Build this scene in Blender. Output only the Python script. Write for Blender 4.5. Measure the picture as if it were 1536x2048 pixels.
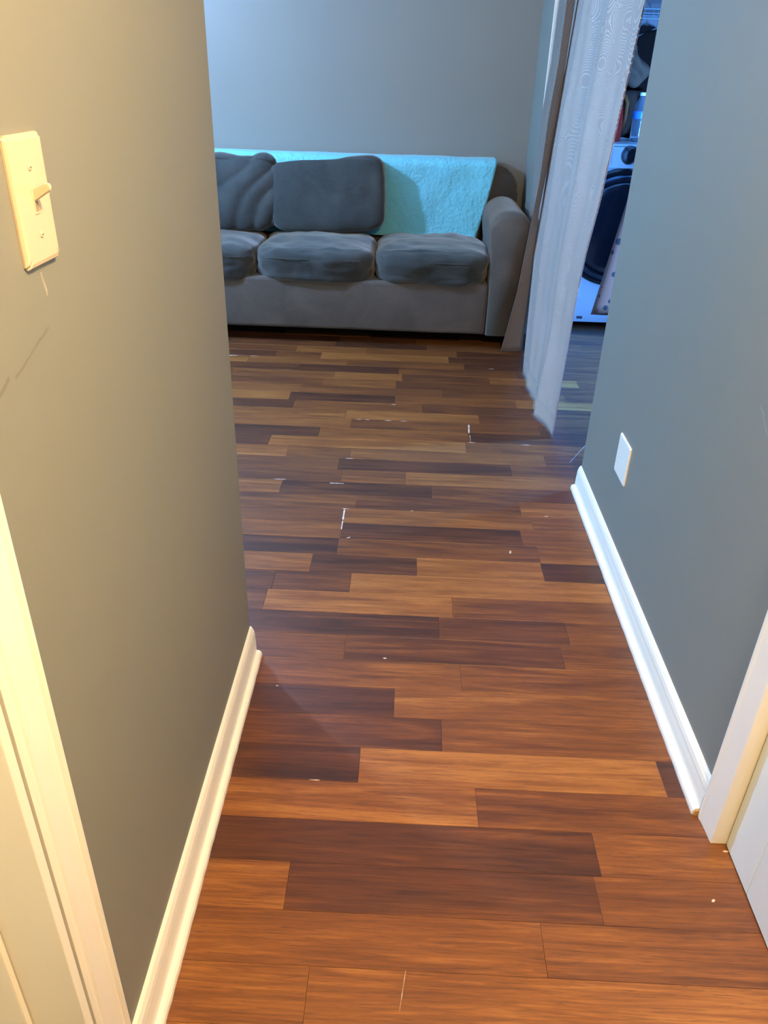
import bpy, bmesh, math, random
from mathutils import Vector, Matrix, noise
random.seed(7)
S = bpy.context.scene
C = S.collection
for o in list(bpy.data.objects): bpy.data.objects.remove(o)

# ---------------------------------------------------------------- camera, light, exposure
F, W, HH = 1552.0, 1536.0, 2048.0
cam = bpy.data.objects.new('camera', bpy.data.cameras.new('camera')); C.objects.link(cam)
rows = ((0.99900246, 0.04163667, -0.01613922), (0.03467, -0.4954063, 0.86796923), (0.02814388, -0.86766295, -0.49635565))
down = Vector((-0.02814388, 0.86766295, 0.49635565)).normalized()
rt = Vector(rows[0]).normalized(); fw = Vector(rows[1]); fw = (fw - down * fw.dot(down)).normalized(); rt = down.cross(fw)
R = (rt, fw, -down)
m = Matrix.Identity(4)
for i in range(3):
    m[i][0] = R[i][0]; m[i][1] = -R[i][1]; m[i][2] = -R[i][2]
m[2][3] = 1.38
cam.matrix_world = m
cam.data.sensor_fit = 'HORIZONTAL'; cam.data.sensor_width = 36; cam.data.lens = F * 36 / W
cam.data.clip_start = 0.02
S.camera = cam

wd = bpy.data.worlds.new('world'); S.world = wd; wd.use_nodes = True
wd.node_tree.nodes['Background'].inputs[0].default_value = (0.35, 0.5, 0.7, 1)
wd.node_tree.nodes['Background'].inputs[1].default_value = 0.05

def lamp(name, loc, energy, col, radius=.06, typ='POINT', rot=None, size=None):
    d = bpy.data.lights.new(name, typ); d.energy = energy; d.color = col
    if typ == 'POINT': d.shadow_soft_size = radius
    if size: d.shape = 'RECTANGLE'; d.size, d.size_y = size
    o = bpy.data.objects.new(name, d); C.objects.link(o); o.location = loc
    if rot: o.rotation_euler = rot
    return o
lamp('hall_lamp_light', (.50, .34, 2.28), 182, (1, .645, .29), .06)
lamp('living_lamp_light', (-2.04, 3.50, 2.10), 312, (.397, .60, 1.0), .06)
# unseen light panel added in the laundry to brighten the washer front
LP, LA = Vector((2.22, 3.50, 1.02)), Vector((1.12, 4.90, .35))
LROT = (LA - LP).to_track_quat('-Z', 'Y').to_euler()
lamp('laundry_fill_light', LP + (LA - LP).normalized() * .012, 480, (.085, .33, 1.0), typ='AREA', rot=LROT, size=(.34, .34))
# daylight through the living room window at far left
wl = lamp('living_window_light', (-3.9, 3.3, 1.45), 54, (.2, .82, 1.0), typ='AREA', rot=(0, -math.pi / 2, 0), size=(1.1, 1.3))

S.view_settings.view_transform = 'Standard'; S.view_settings.look = 'None'
S.view_settings.exposure = 0.0; S.view_settings.gamma = 1; S.view_settings.use_curve_mapping = False

# ---------------------------------------------------------------- materials
def mat(name):
    M = bpy.data.materials.new(name); M.use_nodes = True
    nt = M.node_tree; return M, nt, nt.nodes['Principled BSDF']
def nd(nt, t, **k):
    n = nt.nodes.new(t)
    for a, v in k.items():
        if a in n.inputs: n.inputs[a].default_value = v
        else: setattr(n, a, v)
    return n
def lk(nt, a, b): nt.links.new(a, b)
def mth(nt, op, a, b=None):
    n = nt.nodes.new('ShaderNodeMath'); n.operation = op
    for i, v in enumerate((a, b)):
        if v is None: continue
        if isinstance(v, (int, float)): n.inputs[i].default_value = v
        else: lk(nt, v, n.inputs[i])
    return n.outputs[0]
def mixc(nt, f, a, b):
    n = nt.nodes.new('ShaderNodeMix'); n.data_type = 'RGBA'
    for s, v in ((0, f), (6, a), (7, b)):
        if isinstance(v, (int, float)): n.inputs[s].default_value = v
        elif isinstance(v, tuple): n.inputs[s].default_value = (*v, 1) if len(v) == 3 else v
        else: lk(nt, v, n.inputs[s])
    return n.outputs[2]
def obco(nt, scale=(1, 1, 1)):
    tc = nt.nodes.new('ShaderNodeTexCoord'); mp = nt.nodes.new('ShaderNodeMapping')
    mp.inputs['Scale'].default_value = scale; lk(nt, tc.outputs['Object'], mp.inputs[0]); return mp.outputs[0]
def nz(nt, v, scale, detail=3, dist=0, rough=.5):
    n = nd(nt, 'ShaderNodeTexNoise', Scale=scale, Detail=detail, Distortion=dist, Roughness=rough); lk(nt, v, n.inputs['Vector']); return n.outputs['Fac']
def bump(nt, p, h, strength=.3, dist=.002):
    b = nd(nt, 'ShaderNodeBump', Strength=strength, Distance=dist); lk(nt, h, b.inputs['Height']); lk(nt, b.outputs[0], p.inputs['Normal'])
def ramp(nt, f, stops):
    r = nt.nodes.new('ShaderNodeValToRGB'); e = r.color_ramp.elements
    while len(e) < len(stops): e.new(.5)
    for i, (p, c) in enumerate(stops): e[i].position = p; e[i].color = (*c, 1)
    lk(nt, f, r.inputs[0]); return r.outputs[0]
def simple(name, col, rough=.5, metal=0, var=.06, nscale=8, bs=0, bscale=200, bd=.001, coat=0, spec=.5):
    M, nt, p = mat(name); v = obco(nt)
    d = tuple(c * (1 - var) for c in col); l = tuple(min(1, c * (1 + var)) for c in col)
    lk(nt, mixc(nt, nz(nt, v, nscale), d, l), p.inputs['Base Color'])
    p.inputs['Roughness'].default_value = rough; p.inputs['Metallic'].default_value = metal
    p.inputs['Coat Weight'].default_value = coat; p.inputs['Specular IOR Level'].default_value = spec
    if bs: bump(nt, p, nz(nt, v, bscale, 2), bs, bd)
    return M

def wall_paint(name, scuffs=()):
    M, nt, p = mat(name); tc = nt.nodes.new('ShaderNodeTexCoord'); v = tc.outputs['Object']
    col = mixc(nt, nz(nt, v, 1.6, 4), (.192, .203, .195), (.212, .224, .215))
    if scuffs:
        sx = nt.nodes.new('ShaderNodeSeparateXYZ'); lk(nt, v, sx.inputs[0])
        wob = mth(nt, 'MULTIPLY', mth(nt, 'SUBTRACT', nz(nt, v, 30, 3), .5), .01)
        for (y0, z0, y1, z1, w, dark) in scuffs:
            L = math.hypot(y1 - y0, z1 - z0); dy, dz = (y1 - y0) / L, (z1 - z0) / L
            a = mth(nt, 'SUBTRACT', sx.outputs[1], y0); b = mth(nt, 'SUBTRACT', sx.outputs[2], z0)
            al = mth(nt, 'ADD', mth(nt, 'MULTIPLY', a, dy), mth(nt, 'MULTIPLY', b, dz))
            pe = mth(nt, 'ABSOLUTE', mth(nt, 'ADD', mth(nt, 'SUBTRACT', mth(nt, 'MULTIPLY', a, dz), mth(nt, 'MULTIPLY', b, dy)), wob))
            inl = mth(nt, 'LESS_THAN', mth(nt, 'ABSOLUTE', mth(nt, 'SUBTRACT', al, L / 2)), L / 2)
            m1 = nt.nodes.new('ShaderNodeMapRange'); lk(nt, pe, m1.inputs[0]); m1.inputs[1].default_value = 0; m1.inputs[2].default_value = w
            m1.inputs[3].default_value = 1; m1.inputs[4].default_value = 0
            f = mth(nt, 'MULTIPLY', mth(nt, 'MULTIPLY', m1.outputs[0], inl), mth(nt, 'MULTIPLY', nz(nt, v, 60, 3), 1.0))
            col = mixc(nt, f, col, dark)
    lk(nt, col, p.inputs['Base Color']); p.inputs['Roughness'].default_value = .5
    p.inputs['Specular IOR Level'].default_value = .35
    bump(nt, p, nz(nt, v, 260, 2), .12, .001)
    return M
PAINT = wall_paint('slate_paint')
PAINT_L = wall_paint('slate_paint_scuffed', [(.60, 1.085, .69, 1.115, .004, (.10, .09, .07)), (.70, 1.11, .79, 1.135, .0025, (.13, .12, .10)),
                                             (.795, 1.19, .80, 1.165, .003, (.6, .55, .45))])
PAINT_D = simple('laundry_shaded_paint', (.045, .016, .012), .5)  # wall colour darkened to stand for the dim light in the laundry
PAINT_R = wall_paint('slate_paint_scratched', [(1.36, .80, 1.42, .84, .004, (.33, .37, .38))])
TRIM = simple('white_trim', (.90, .90, .87), .35, var=.03, bs=.08, bscale=60, bd=.002)
DOORW = simple('white_door_paint', (.76, .86, .90), .4, var=.025, bs=.1, bscale=90, bd=.001)
PLASTIC = simple('ivory_plastic', (.62, .52, .40), .3, var=.02)
PLASTICW = simple('white_plastic', (.82, .83, .82), .35, var=.02)
CEIL = simple('ceiling_white', (.75, .75, .73), .8, bs=.2, bscale=120)
BRASS = simple('aged_brass', (.35, .24, .10), .4, 1)
BARE = simple('bare_wood_end', (.50, .30, .14), .7, var=.3, nscale=60)
RAWW = simple('scuffed_casing_foot', (.62, .50, .36), .6, var=.15, nscale=60)

def wood():
    M, nt, p = mat('cherry_laminate'); tc = nt.nodes.new('ShaderNodeTexCoord'); oi = nt.nodes.new('ShaderNodeObjectInfo')
    off = nt.nodes.new('ShaderNodeVectorMath'); off.operation = 'ADD'; lk(nt, tc.outputs['Object'], off.inputs[0])
    cx = nt.nodes.new('ShaderNodeCombineXYZ'); r = oi.outputs['Random']
    lk(nt, mth(nt, 'MULTIPLY', r, 37.), cx.inputs[0]); lk(nt, mth(nt, 'MULTIPLY', r, 91.), cx.inputs[1]); lk(nt, mth(nt, 'MULTIPLY', r, 13.), cx.inputs[2])
    lk(nt, cx.outputs[0], off.inputs[1]); v = off.outputs[0]
    def stretched(sx, sy, sc, det, dist):
        mp = nt.nodes.new('ShaderNodeMapping'); mp.inputs['Scale'].default_value = (sx, sy, 1); lk(nt, v, mp.inputs[0])
        return nz(nt, mp.outputs[0], sc, det, dist, .6)
    broad = stretched(.9, 12, 2.2, 3, 1.2)
    fine = stretched(2.2, 60, 3.0, 4, .6)
    pores = stretched(7, 160, 3.0, 3, .3)
    at = nt.nodes.new('ShaderNodeAttribute'); at.attribute_type = 'OBJECT'; at.attribute_name = 'tone'
    t = mth(nt, 'ADD', at.outputs['Fac'], mth(nt, 'MULTIPLY', mth(nt, 'SUBTRACT', broad, .5), 1.1))
    t = mth(nt, 'ADD', t, mth(nt, 'MULTIPLY', mth(nt, 'SUBTRACT', fine, .5), .75))
    col = ramp(nt, t, [(0, (.040, .0140, .0075)), (.30, (.094, .031, .0112)), (.62, (.188, .067, .0160)), (1, (.35, .148, .036))])
    pf = nt.nodes.new('ShaderNodeMapRange'); lk(nt, pores, pf.inputs[0]); pf.inputs[1].default_value = .33; pf.inputs[2].default_value = .46
    pf.inputs[3].default_value = .5; pf.inputs[4].default_value = 0
    col = mixc(nt, pf.outputs[0], col, (.045, .018, .012))
    lk(nt, col, p.inputs['Base Color'])
    lk(nt, mth(nt, 'ADD', .33, mth(nt, 'MULTIPLY', fine, .14)), p.inputs['Roughness'])
    p.inputs['Specular IOR Level'].default_value = .55
    bump(nt, p, mth(nt, 'ADD', fine, mth(nt, 'MULTIPLY', pores, .6)), .18, .0006)
    return M
WOOD = wood()
SUBF = simple('dark_subfloor', (.045, .016, .009), .8)  # floor base under the planks, dark reddish like the wood
CHIP = simple('chipped_laminate', (.62, .56, .50), .7, var=.2, nscale=300)

def chenille(name, a, b, rib=True, sheen=.35):
    M, nt, p = mat(name); v = obco(nt)
    n1 = nz(nt, v, 5, 4, .6); n2 = nz(nt, obco(nt, (14, 60, 60)), 3, 3)
    f = mth(nt, 'ADD', mth(nt, 'MULTIPLY', n1, .8), mth(nt, 'MULTIPLY', n2, .25))
    lk(nt, ramp(nt, f, [(.32, a), (.72, b)]), p.inputs['Base Color'])
    p.inputs['Roughness'].default_value = .9; p.inputs['Sheen Weight'].default_value = sheen; p.inputs['Sheen Roughness'].default_value = .45
    p.inputs['Specular IOR Level'].default_value = .15
    bump(nt, p, mth(nt, 'ADD', n2, nz(nt, v, 400, 2)), .5, .002)
    return M
CUSH = chenille('charcoal_chenille', (.022, .027, .030), (.052, .060, .063))
SOFAB = chenille('brown_grey_microsuede', (.062, .054, .049), (.098, .086, .077), sheen=.25)
DARK = simple('dark_underside', (.015, .013, .012), .9)

def quilt():
    M, nt, p = mat('aqua_quilt'); v = obco(nt)
    lk(nt, mixc(nt, nz(nt, v, 9, 4), (.14, .48, .62), (.175, .56, .70)), p.inputs['Base Color'])
    p.inputs['Roughness'].default_value = .9; p.inputs['Sheen Weight'].default_value = .2; p.inputs['Specular IOR Level'].default_value = .15
    vo = nd(nt, 'ShaderNodeTexVoronoi', Scale=55.); lk(nt, v, vo.inputs['Vector'])
    bump(nt, p, mth(nt, 'ADD', mth(nt, 'MULTIPLY', vo.outputs['Distance'], .6), nz(nt, obco(nt, (1, 1, 1)), 28, 3, 1.)), .5, .010)
    return M
QUILT = quilt()

def satin(name, base, thread):
    M, nt, p = mat(name); v = obco(nt)
    mp = obco(nt, (.2, 1, 1))
    n1 = nz(nt, mp, 3.4, 0, 0); n2 = nz(nt, obco(nt, (.2, 1.1, .9)), 5.4, 0, 0)
    bands = mth(nt, 'SINE', mth(nt, 'MULTIPLY', n1, 420.))
    dots = mth(nt, 'SINE', mth(nt, 'MULTIPLY', n2, 900.))
    mask = mth(nt, 'MULTIPLY', mth(nt, 'GREATER_THAN', bands, .45), mth(nt, 'GREATER_THAN', dots, .0))
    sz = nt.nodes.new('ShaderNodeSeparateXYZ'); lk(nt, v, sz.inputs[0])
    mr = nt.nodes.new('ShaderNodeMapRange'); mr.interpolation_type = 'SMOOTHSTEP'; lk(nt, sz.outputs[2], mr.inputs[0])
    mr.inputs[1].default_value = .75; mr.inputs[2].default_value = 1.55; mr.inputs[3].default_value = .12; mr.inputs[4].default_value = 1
    mask = mth(nt, 'MULTIPLY', mask, mr.outputs[0])  # lamp sheen on the upper curtain put into the thread colour
    weave = nz(nt, obco(nt, (1, 30, 260)), 3, 2)
    col = mixc(nt, nz(nt, v, 3, 3), tuple(c * .88 for c in base), base)
    col = mixc(nt, mth(nt, 'MULTIPLY', mask, .9), col, thread)
    lk(nt, col, p.inputs['Base Color'])
    lk(nt, mth(nt, 'SUBTRACT', .62, mth(nt, 'MULTIPLY', mask, .34)), p.inputs['Roughness'])
    lk(nt, mth(nt, 'ADD', .12, mth(nt, 'MULTIPLY', mask, .3)), p.inputs['Metallic'])
    p.inputs['Sheen Weight'].default_value = .3
    crease = nz(nt, obco(nt, (1, 3, 14)), 3.0, 3, 1.5)
    h = mth(nt, 'ADD', mth(nt, 'MULTIPLY', mask, .5), mth(nt, 'ADD', mth(nt, 'MULTIPLY', weave, .5), mth(nt, 'MULTIPLY', crease, .8)))
    bump(nt, p, h, .55, .003)
    tr = nt.nodes.new('ShaderNodeBsdfTranslucent'); tr.inputs[0].default_value = (.55, .55, .62, 1)
    mx = nt.nodes.new('ShaderNodeMixShader'); mx.inputs[0].default_value = .02
    lk(nt, p.outputs[0], mx.inputs[1]); lk(nt, tr.outputs[0], mx.inputs[2]); lk(nt, mx.outputs[0], nt.nodes['Material Output'].inputs[0])
    return M
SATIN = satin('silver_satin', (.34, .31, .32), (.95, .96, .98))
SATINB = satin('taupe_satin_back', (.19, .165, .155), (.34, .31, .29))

APPL = simple('white_enamel', (.86, .90, .92), .22, var=.01, coat=.3)
BLACKG = simple('black_gloss', (.012, .014, .018), .08, coat=.6)
BLACKM = simple('black_matte', (.012, .012, .014), .6)
CHROME = simple('chrome', (.65, .66, .68), .18, 1)
GREYP = simple('grey_plastic', (.09, .10, .12), .3)
DOORGLASS = simple('dark_door_glass', (.006, .009, .016), .22, coat=.5, spec=.8)
WIREM = simple('grey_wire', (.09, .09, .09), .4)
REDP = simple('red_plastic', (.95, .035, .012), .35)
YELP = simple('yellow_label', (.30, .09, .010), .4)
BLUEL = simple('blue_label', (.04, .22, .62), .4)
BLACKCL = simple('black_cloth', (.006, .003, .002), .95, spec=.05, bs=.4, bscale=60, bd=.004)
GREYCL = simple('grey_cloth', (.060, .030, .018), .95, spec=.1, bs=.4, bscale=60, bd=.004)
def water():
    M, nt, p = mat('clear_bottle_plastic'); p.inputs['Base Color'].default_value = (.85, .92, 1, 1)
    p.inputs['Roughness'].default_value = .06; p.inputs['Transmission Weight'].default_value = .92; p.inputs['IOR'].default_value = 1.2
    return M
CLEAR = water()
def spots():
    M, nt, p = mat('spotted_cloth'); v = obco(nt)
    vo = nd(nt, 'ShaderNodeTexVoronoi', Scale=17., Randomness=.8); lk(nt, v, vo.inputs['Vector'])
    lk(nt, mixc(nt, mth(nt, 'LESS_THAN', vo.outputs['Distance'], .30), (.15, .042, .018), (.012, .004, .002)), p.inputs['Base Color'])
    p.inputs['Roughness'].default_value = .9; return M
SPOT = spots()
def emis(name, col, st):
    M, nt, p = mat(name); p.inputs['Base Color'].default_value = (*col, 1)
    p.inputs['Emission Color'].default_value = (*col, 1); p.inputs['Emission Strength'].default_value = st; return M

# ---------------------------------------------------------------- mesh helpers
def obj(name, bm, M, parent=None, kind=None, label=None, cat=None, group=None, smooth=False, origin=None):
    me = bpy.data.meshes.new(name)
    if origin is not None: bmesh.ops.translate(bm, verts=bm.verts, vec=-Vector(origin))
    bmesh.ops.recalc_face_normals(bm, faces=bm.faces)
    bm.to_mesh(me); bm.free()
    if smooth:
        for p in me.polygons: p.use_smooth = True
    if isinstance(M, (list, tuple)):
        for q in M: me.materials.append(q)
    else: me.materials.append(M)
    o = bpy.data.objects.new(name, me); C.objects.link(o)
    if origin is not None: o.location = origin
    if parent is not None:
        o.parent = parent
        o.location = o.location - Vector(world_loc(parent))
    for k, v in (('kind', kind), ('label', label), ('category', cat), ('group', group)):
        if v: o[k] = v
    return o
def world_loc(o):
    l = Vector(o.location)
    while o.parent: o = o.parent; l = l + Vector(o.location)
    return l
def thing(name, label, cat, loc=(0, 0, 0), group=None):
    o = bpy.data.objects.new(name, None); C.objects.link(o); o.location = loc; o.empty_display_size = .1
    o['label'] = label; o['category'] = cat
    if group: o['group'] = group
    return o
def bx(bm, a, b, bev=0, seg=2):
    a, b = Vector(a), Vector(b)
    r = bmesh.ops.create_cube(bm, size=1)['verts']
    c, s = (a + b) / 2, b - a
    for v in r: v.co = Vector((v.co.x * abs(s.x), v.co.y * abs(s.y), v.co.z * abs(s.z))) + c
    if bev:
        es = list({e for v in r for e in v.link_edges})
        bmesh.ops.bevel(bm, geom=es, offset=bev, segments=seg, affect='EDGES', profile=.5)
    return bm
def B(): return bmesh.new()
def box(name, a, b, M, parent=None, bev=0, seg=2, origin=None, **k):
    return obj(name, bx(B(), a, b, bev, seg), M, parent, origin=origin if origin is not None else tuple((Vector(a) + Vector(b)) / 2) if parent is not None else None, **k)
def prism(bm, prof, axis, a, b):
    """prof: list of 2-D points; axis 'y' -> points are (x,z); axis 'z' -> (x,y); axis 'x' -> (y,z)"""
    def mk(p, t): return {'y': (p[0], t, p[1]), 'z': (p[0], p[1], t), 'x': (t, p[0], p[1])}[axis]
    va = [bm.verts.new(mk(p, a)) for p in prof]; vb = [bm.verts.new(mk(p, b)) for p in prof]
    n = len(prof)
    for i in range(n): bm.faces.new((va[i], va[(i + 1) % n], vb[(i + 1) % n], vb[i]))
    bm.faces.new(va[::-1]); bm.faces.new(vb)
    return bm
def tube(bm, pts, r, n=8, cap=True):
    pts = [Vector(p) for p in pts]; rings = []
    for i, p in enumerate(pts):
        d = (pts[min(i + 1, len(pts) - 1)] - pts[max(i - 1, 0)]).normalized()
        u = d.cross(Vector((0, 0, 1)) if abs(d.z) < .9 else Vector((1, 0, 0))).normalized(); w = d.cross(u)
        rr = r[i] if isinstance(r, (list, tuple)) else r
        rings.append([bm.verts.new(p + (u * math.cos(2 * math.pi * k / n) + w * math.sin(2 * math.pi * k / n)) * rr) for k in range(n)])
    for a, b in zip(rings, rings[1:]):
        for k in range(n): bm.faces.new((a[k], a[(k + 1) % n], b[(k + 1) % n], b[k]))
    if cap: bm.faces.new(rings[0][::-1]); bm.faces.new(rings[-1])
    return bm
def lathe(bm, prof, c, axis='z', n=32):
    """prof: (radius, height) list; axis z up or y (towards -y)"""
    c = Vector(c); rings = []
    for r, h in prof:
        ring = []
        for k in range(n):
            a = 2 * math.pi * k / n
            if axis == 'z': p = Vector((r * math.cos(a), r * math.sin(a), h))
            elif axis == 'y': p = Vector((r * math.cos(a), -h, r * math.sin(a)))
            else: p = Vector((h, r * math.cos(a), r * math.sin(a)))
            ring.append(bm.verts.new(c + p))
        rings.append(ring)
    for a, b in zip(rings, rings[1:]):
        for k in range(n): bm.faces.new((a[k], a[(k + 1) % n], b[(k + 1) % n], b[k]))
    bm.faces.new(rings[0][::-1]); bm.faces.new(rings[-1])
    return bm
def rbox(bm, c, s, n=28, p=5., wr=None, pinch=0):
    """soft cushion: a cube grid pulled to a superellipsoid; wr(p_local_unit, n) -> displacement"""
    c = Vector(c); vd = {}
    def mp(q):
        x, y, z = q
        k = (abs(x) ** p + abs(y) ** p + abs(z) ** p) ** (1 / p)
        d = Vector((x, y, z)) / k
        v = Vector((d.x * s[0] / 2, d.y * s[1] / 2, d.z * s[2] / 2))
        return v, d
    def vert(q):
        key = tuple(round(t, 5) for t in q)
        if key not in vd:
            v, d = mp(q)
            nn = Vector((math.copysign(abs(d.x) ** (p - 1), d.x) / s[0], math.copysign(abs(d.y) ** (p - 1), d.y) / s[1], math.copysign(abs(d.z) ** (p - 1), d.z) / s[2]))
            nn = nn.normalized() if nn.length else d
            if wr: v = v + nn * wr(d, v, nn)
            vd[key] = bm.verts.new(c + v)
        return vd[key]
    def g(i): 
        t = -1 + 2 * i / n
        return math.sin(t * math.pi / 2) * .35 + t * .65
    for ax in range(3):
        for sg in (-1, 1):
            for i in range(n):
                for j in range(n):
                    qs = []
                    for (a, b) in ((i, j), (i + 1, j), (i + 1, j + 1), (i, j + 1)):
                        q = [0, 0, 0]; q[ax] = sg; q[(ax + 1) % 3] = g(a); q[(ax + 2) % 3] = g(b); qs.append(vert(q))
                    if sg < 0: qs.reverse()
                    bm.faces.new(qs)
    return bm
def interp(tab, z):
    """tab sorted by descending key"""
    if z >= tab[0][0]:
        (z0, a), (z1, b) = tab[0], tab[1]
    else:
        for (z0, a), (z1, b) in zip(tab, tab[1:]):
            if z >= z1: break
    t = (z - z1) / (z0 - z1) if z0 != z1 else 0
    if isinstance(a, tuple): return tuple(q + (p - q) * t for p, q in zip(a, b))
    return b + (a - b) * t

# ---------------------------------------------------------------- room shell
XL, XR, CZ = -.372, .69, 2.44
XF = -4.0
def walls(name, boxes, M, bev=0):
    bm = B()
    for a, b in boxes: bx(bm, a, b, bev, 1)
    return obj(name, bm, M, kind='structure')
walls('wall_left', [((-.49, .535, 0), (XL, 1.6, CZ)), ((-.49, -.26, 2.05), (XL, .535, CZ)), ((-.49, -1.6, 0), (XL, -.26, CZ))], PAINT_L)
walls('wall_right', [((XR, 1.10, 0), (.81, 2.65, CZ)), ((XR, .27, 2.05), (.81, 1.10, CZ)), ((XR, -1.6, 0), (.81, .27, CZ)),
                     ((XR, 2.65, 2.06), (.81, 4.682, CZ)), ((XR, 4.682, 0), (.81, 5.11, CZ))], PAINT_R)
walls('wall_back', [((XF, 5.11, 0), (.81, 5.23, CZ))], PAINT)
walls('wall_near', [((XF, 1.48, 0), (-.49, 1.6, CZ))], PAINT)
walls('wall_far_left', [((XF - .12, 1.48, 0), (XF, 2.6, CZ)), ((XF - .12, 4.0, 0), (XF, 5.23, CZ)), ((XF - .12, 2.6, 0), (XF, 4.0, .8)), ((XF - .12, 2.6, 2.1), (XF, 4.0, CZ))], PAINT)
walls('wall_behind', [((-.6, -1.72, 0), (.9, -1.6, CZ))], PAINT)
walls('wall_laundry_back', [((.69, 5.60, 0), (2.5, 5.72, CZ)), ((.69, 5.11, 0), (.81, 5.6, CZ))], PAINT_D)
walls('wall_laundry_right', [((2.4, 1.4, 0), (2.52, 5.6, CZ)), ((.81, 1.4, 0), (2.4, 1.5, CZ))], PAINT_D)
walls('ceiling', [((XF - .12, -1.72, CZ), (2.52, 5.72, CZ + .1))], CEIL)
win = walls('window_1', [((XF - .10, 2.6, .8), (XF - .04, 2.66, 2.1)), ((XF - .10, 3.94, .8), (XF - .04, 4.0, 2.1)), ((XF - .10, 2.66, .8), (XF - .04, 3.94, .86)),
                         ((XF - .10, 2.66, 2.04), (XF - .04, 3.94, 2.1)), ((XF - .10, 2.66, 1.42), (XF - .04, 3.94, 1.47))], TRIM)
box('pane', (XF - .075, 2.66, .86), (XF - .07, 3.94, 2.04), emis('window_daylight', (.6, .8, 1.0), 1.2), win)


# ---------------------------------------------------------------- floor: base and one object per strip
floor = walls('floor', [((XF - .12, -1.72, -.10), (2.52, 5.72, -.009))], SUBF)
PITCH, Y0 = .1025, 1.198
def strip_bm(x0, x1, y0, y1, g=.0002, ch=.0004):
    bm = B(); zt, zb = 0.0, -.009
    a = [bm.verts.new(p) for p in ((x0 + g, y0 + g, zb), (x1 - g, y0 + g, zb), (x1 - g, y1 - g, zb), (x0 + g, y1 - g, zb))]
    b = [bm.verts.new(p) for p in ((x0 + g, y0 + g, zt - ch), (x1 - g, y0 + g, zt - ch), (x1 - g, y1 - g, zt - ch), (x0 + g, y1 - g, zt - ch))]
    c = [bm.verts.new(p) for p in ((x0 + g + ch, y0 + g + ch, zt), (x1 - g - ch, y0 + g + ch, zt), (x1 - g - ch, y1 - g - ch, zt), (x0 + g + ch, y1 - g - ch, zt))]
    for lo, hi in ((a, b), (b, c)):
        for i in range(4): bm.faces.new((lo[i], lo[(i + 1) % 4], hi[(i + 1) % 4], hi[i]))
    bm.faces.new(c); bm.faces.new(a[::-1]); return bm
# known strips: row -> list of (joint x at the strip's right end, tone); the last tone runs on
KN = {
    -7: [(-.05, .62), (.5, .55), (9, .60)], -6: [(.25, .66), (9, .58)], -5: [(-.12, .62), (9, .66)], -4: [(.30, .58), (9, .50)],
    -3: [(-.182, .70), (.42, .30), (9, .46)], -2: [(.437, .22), (9, .58)], -1: [(.20, .68), (9, .44)], 0: [(-.061, .16), (.625, .80), (9, .16)],
    1: [(.13, .30), (9, .54)], 2: [(.014, .22), (9, .60)], 3: [(.186, .52), (9, .48)], 4: [(.47, .34), (9, .46)], 5: [(.135, .16), (.50, .34), (9, .46)],
    6: [(-.38, .25), (.177, .74), (9, .52)], 7: [(-.37, .2), (-.133, .28), (.66, .76), (9, .6)], 8: [(-.266, .66), (.072, .16), (.473, .78), (9, .14)],
    9: [(-.19, .14), (.475, .42), (9, .55)], 10: [(-.187, .52), (.43, .22), (9, .52)], 11: [(-.187, .44), (.48, .56), (9, .60)],
    12: [(-.15, .36), (.45, .34), (9, .62)], 13: [(-.44, .60), (.13, .14), (.8, .30)], 14: [(-.22, .32), (.03, .5), (.72, .62)],
    15: [(-.24, .42), (.45, .20), (9, .30)], 16: [(-.46, .64), (-.2, .46), (.6, .56)], 17: [(-.55, .22), (.28, .70), (.9, .4)],
    18: [(-.35, .14), (.30, .56), (.98, .14)], 19: [(-.22, .58), (.62, .40)], 20: [(-.25, .56), (.36, .72), (1., .3)], 21: [(.1, .5), (.7, .34)],
    22: [(-.03, .12), (.55, .50), (1.1, .66)], 23: [(-.5, .56), (.2, .48), (.8, .36)], 24: [(-.4, .40), (-.03, .56), (.6, .30)], 25: [(-.35, .48), (.0, .68), (.45, .36), (.9, .62)],
    26: [(-.02, .14), (.6, .42)], 27: [(-.3, .52), (.33, .48)], 28: [(-.7, .2), (-.45, .38), (.25, .70), (.8, .2)], 29: [(-.6, .36), (-.2, .60), (.3, .48), (.8, .2)],
}
rnd = random.Random(5)
planks = 0
rest = B()
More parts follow.
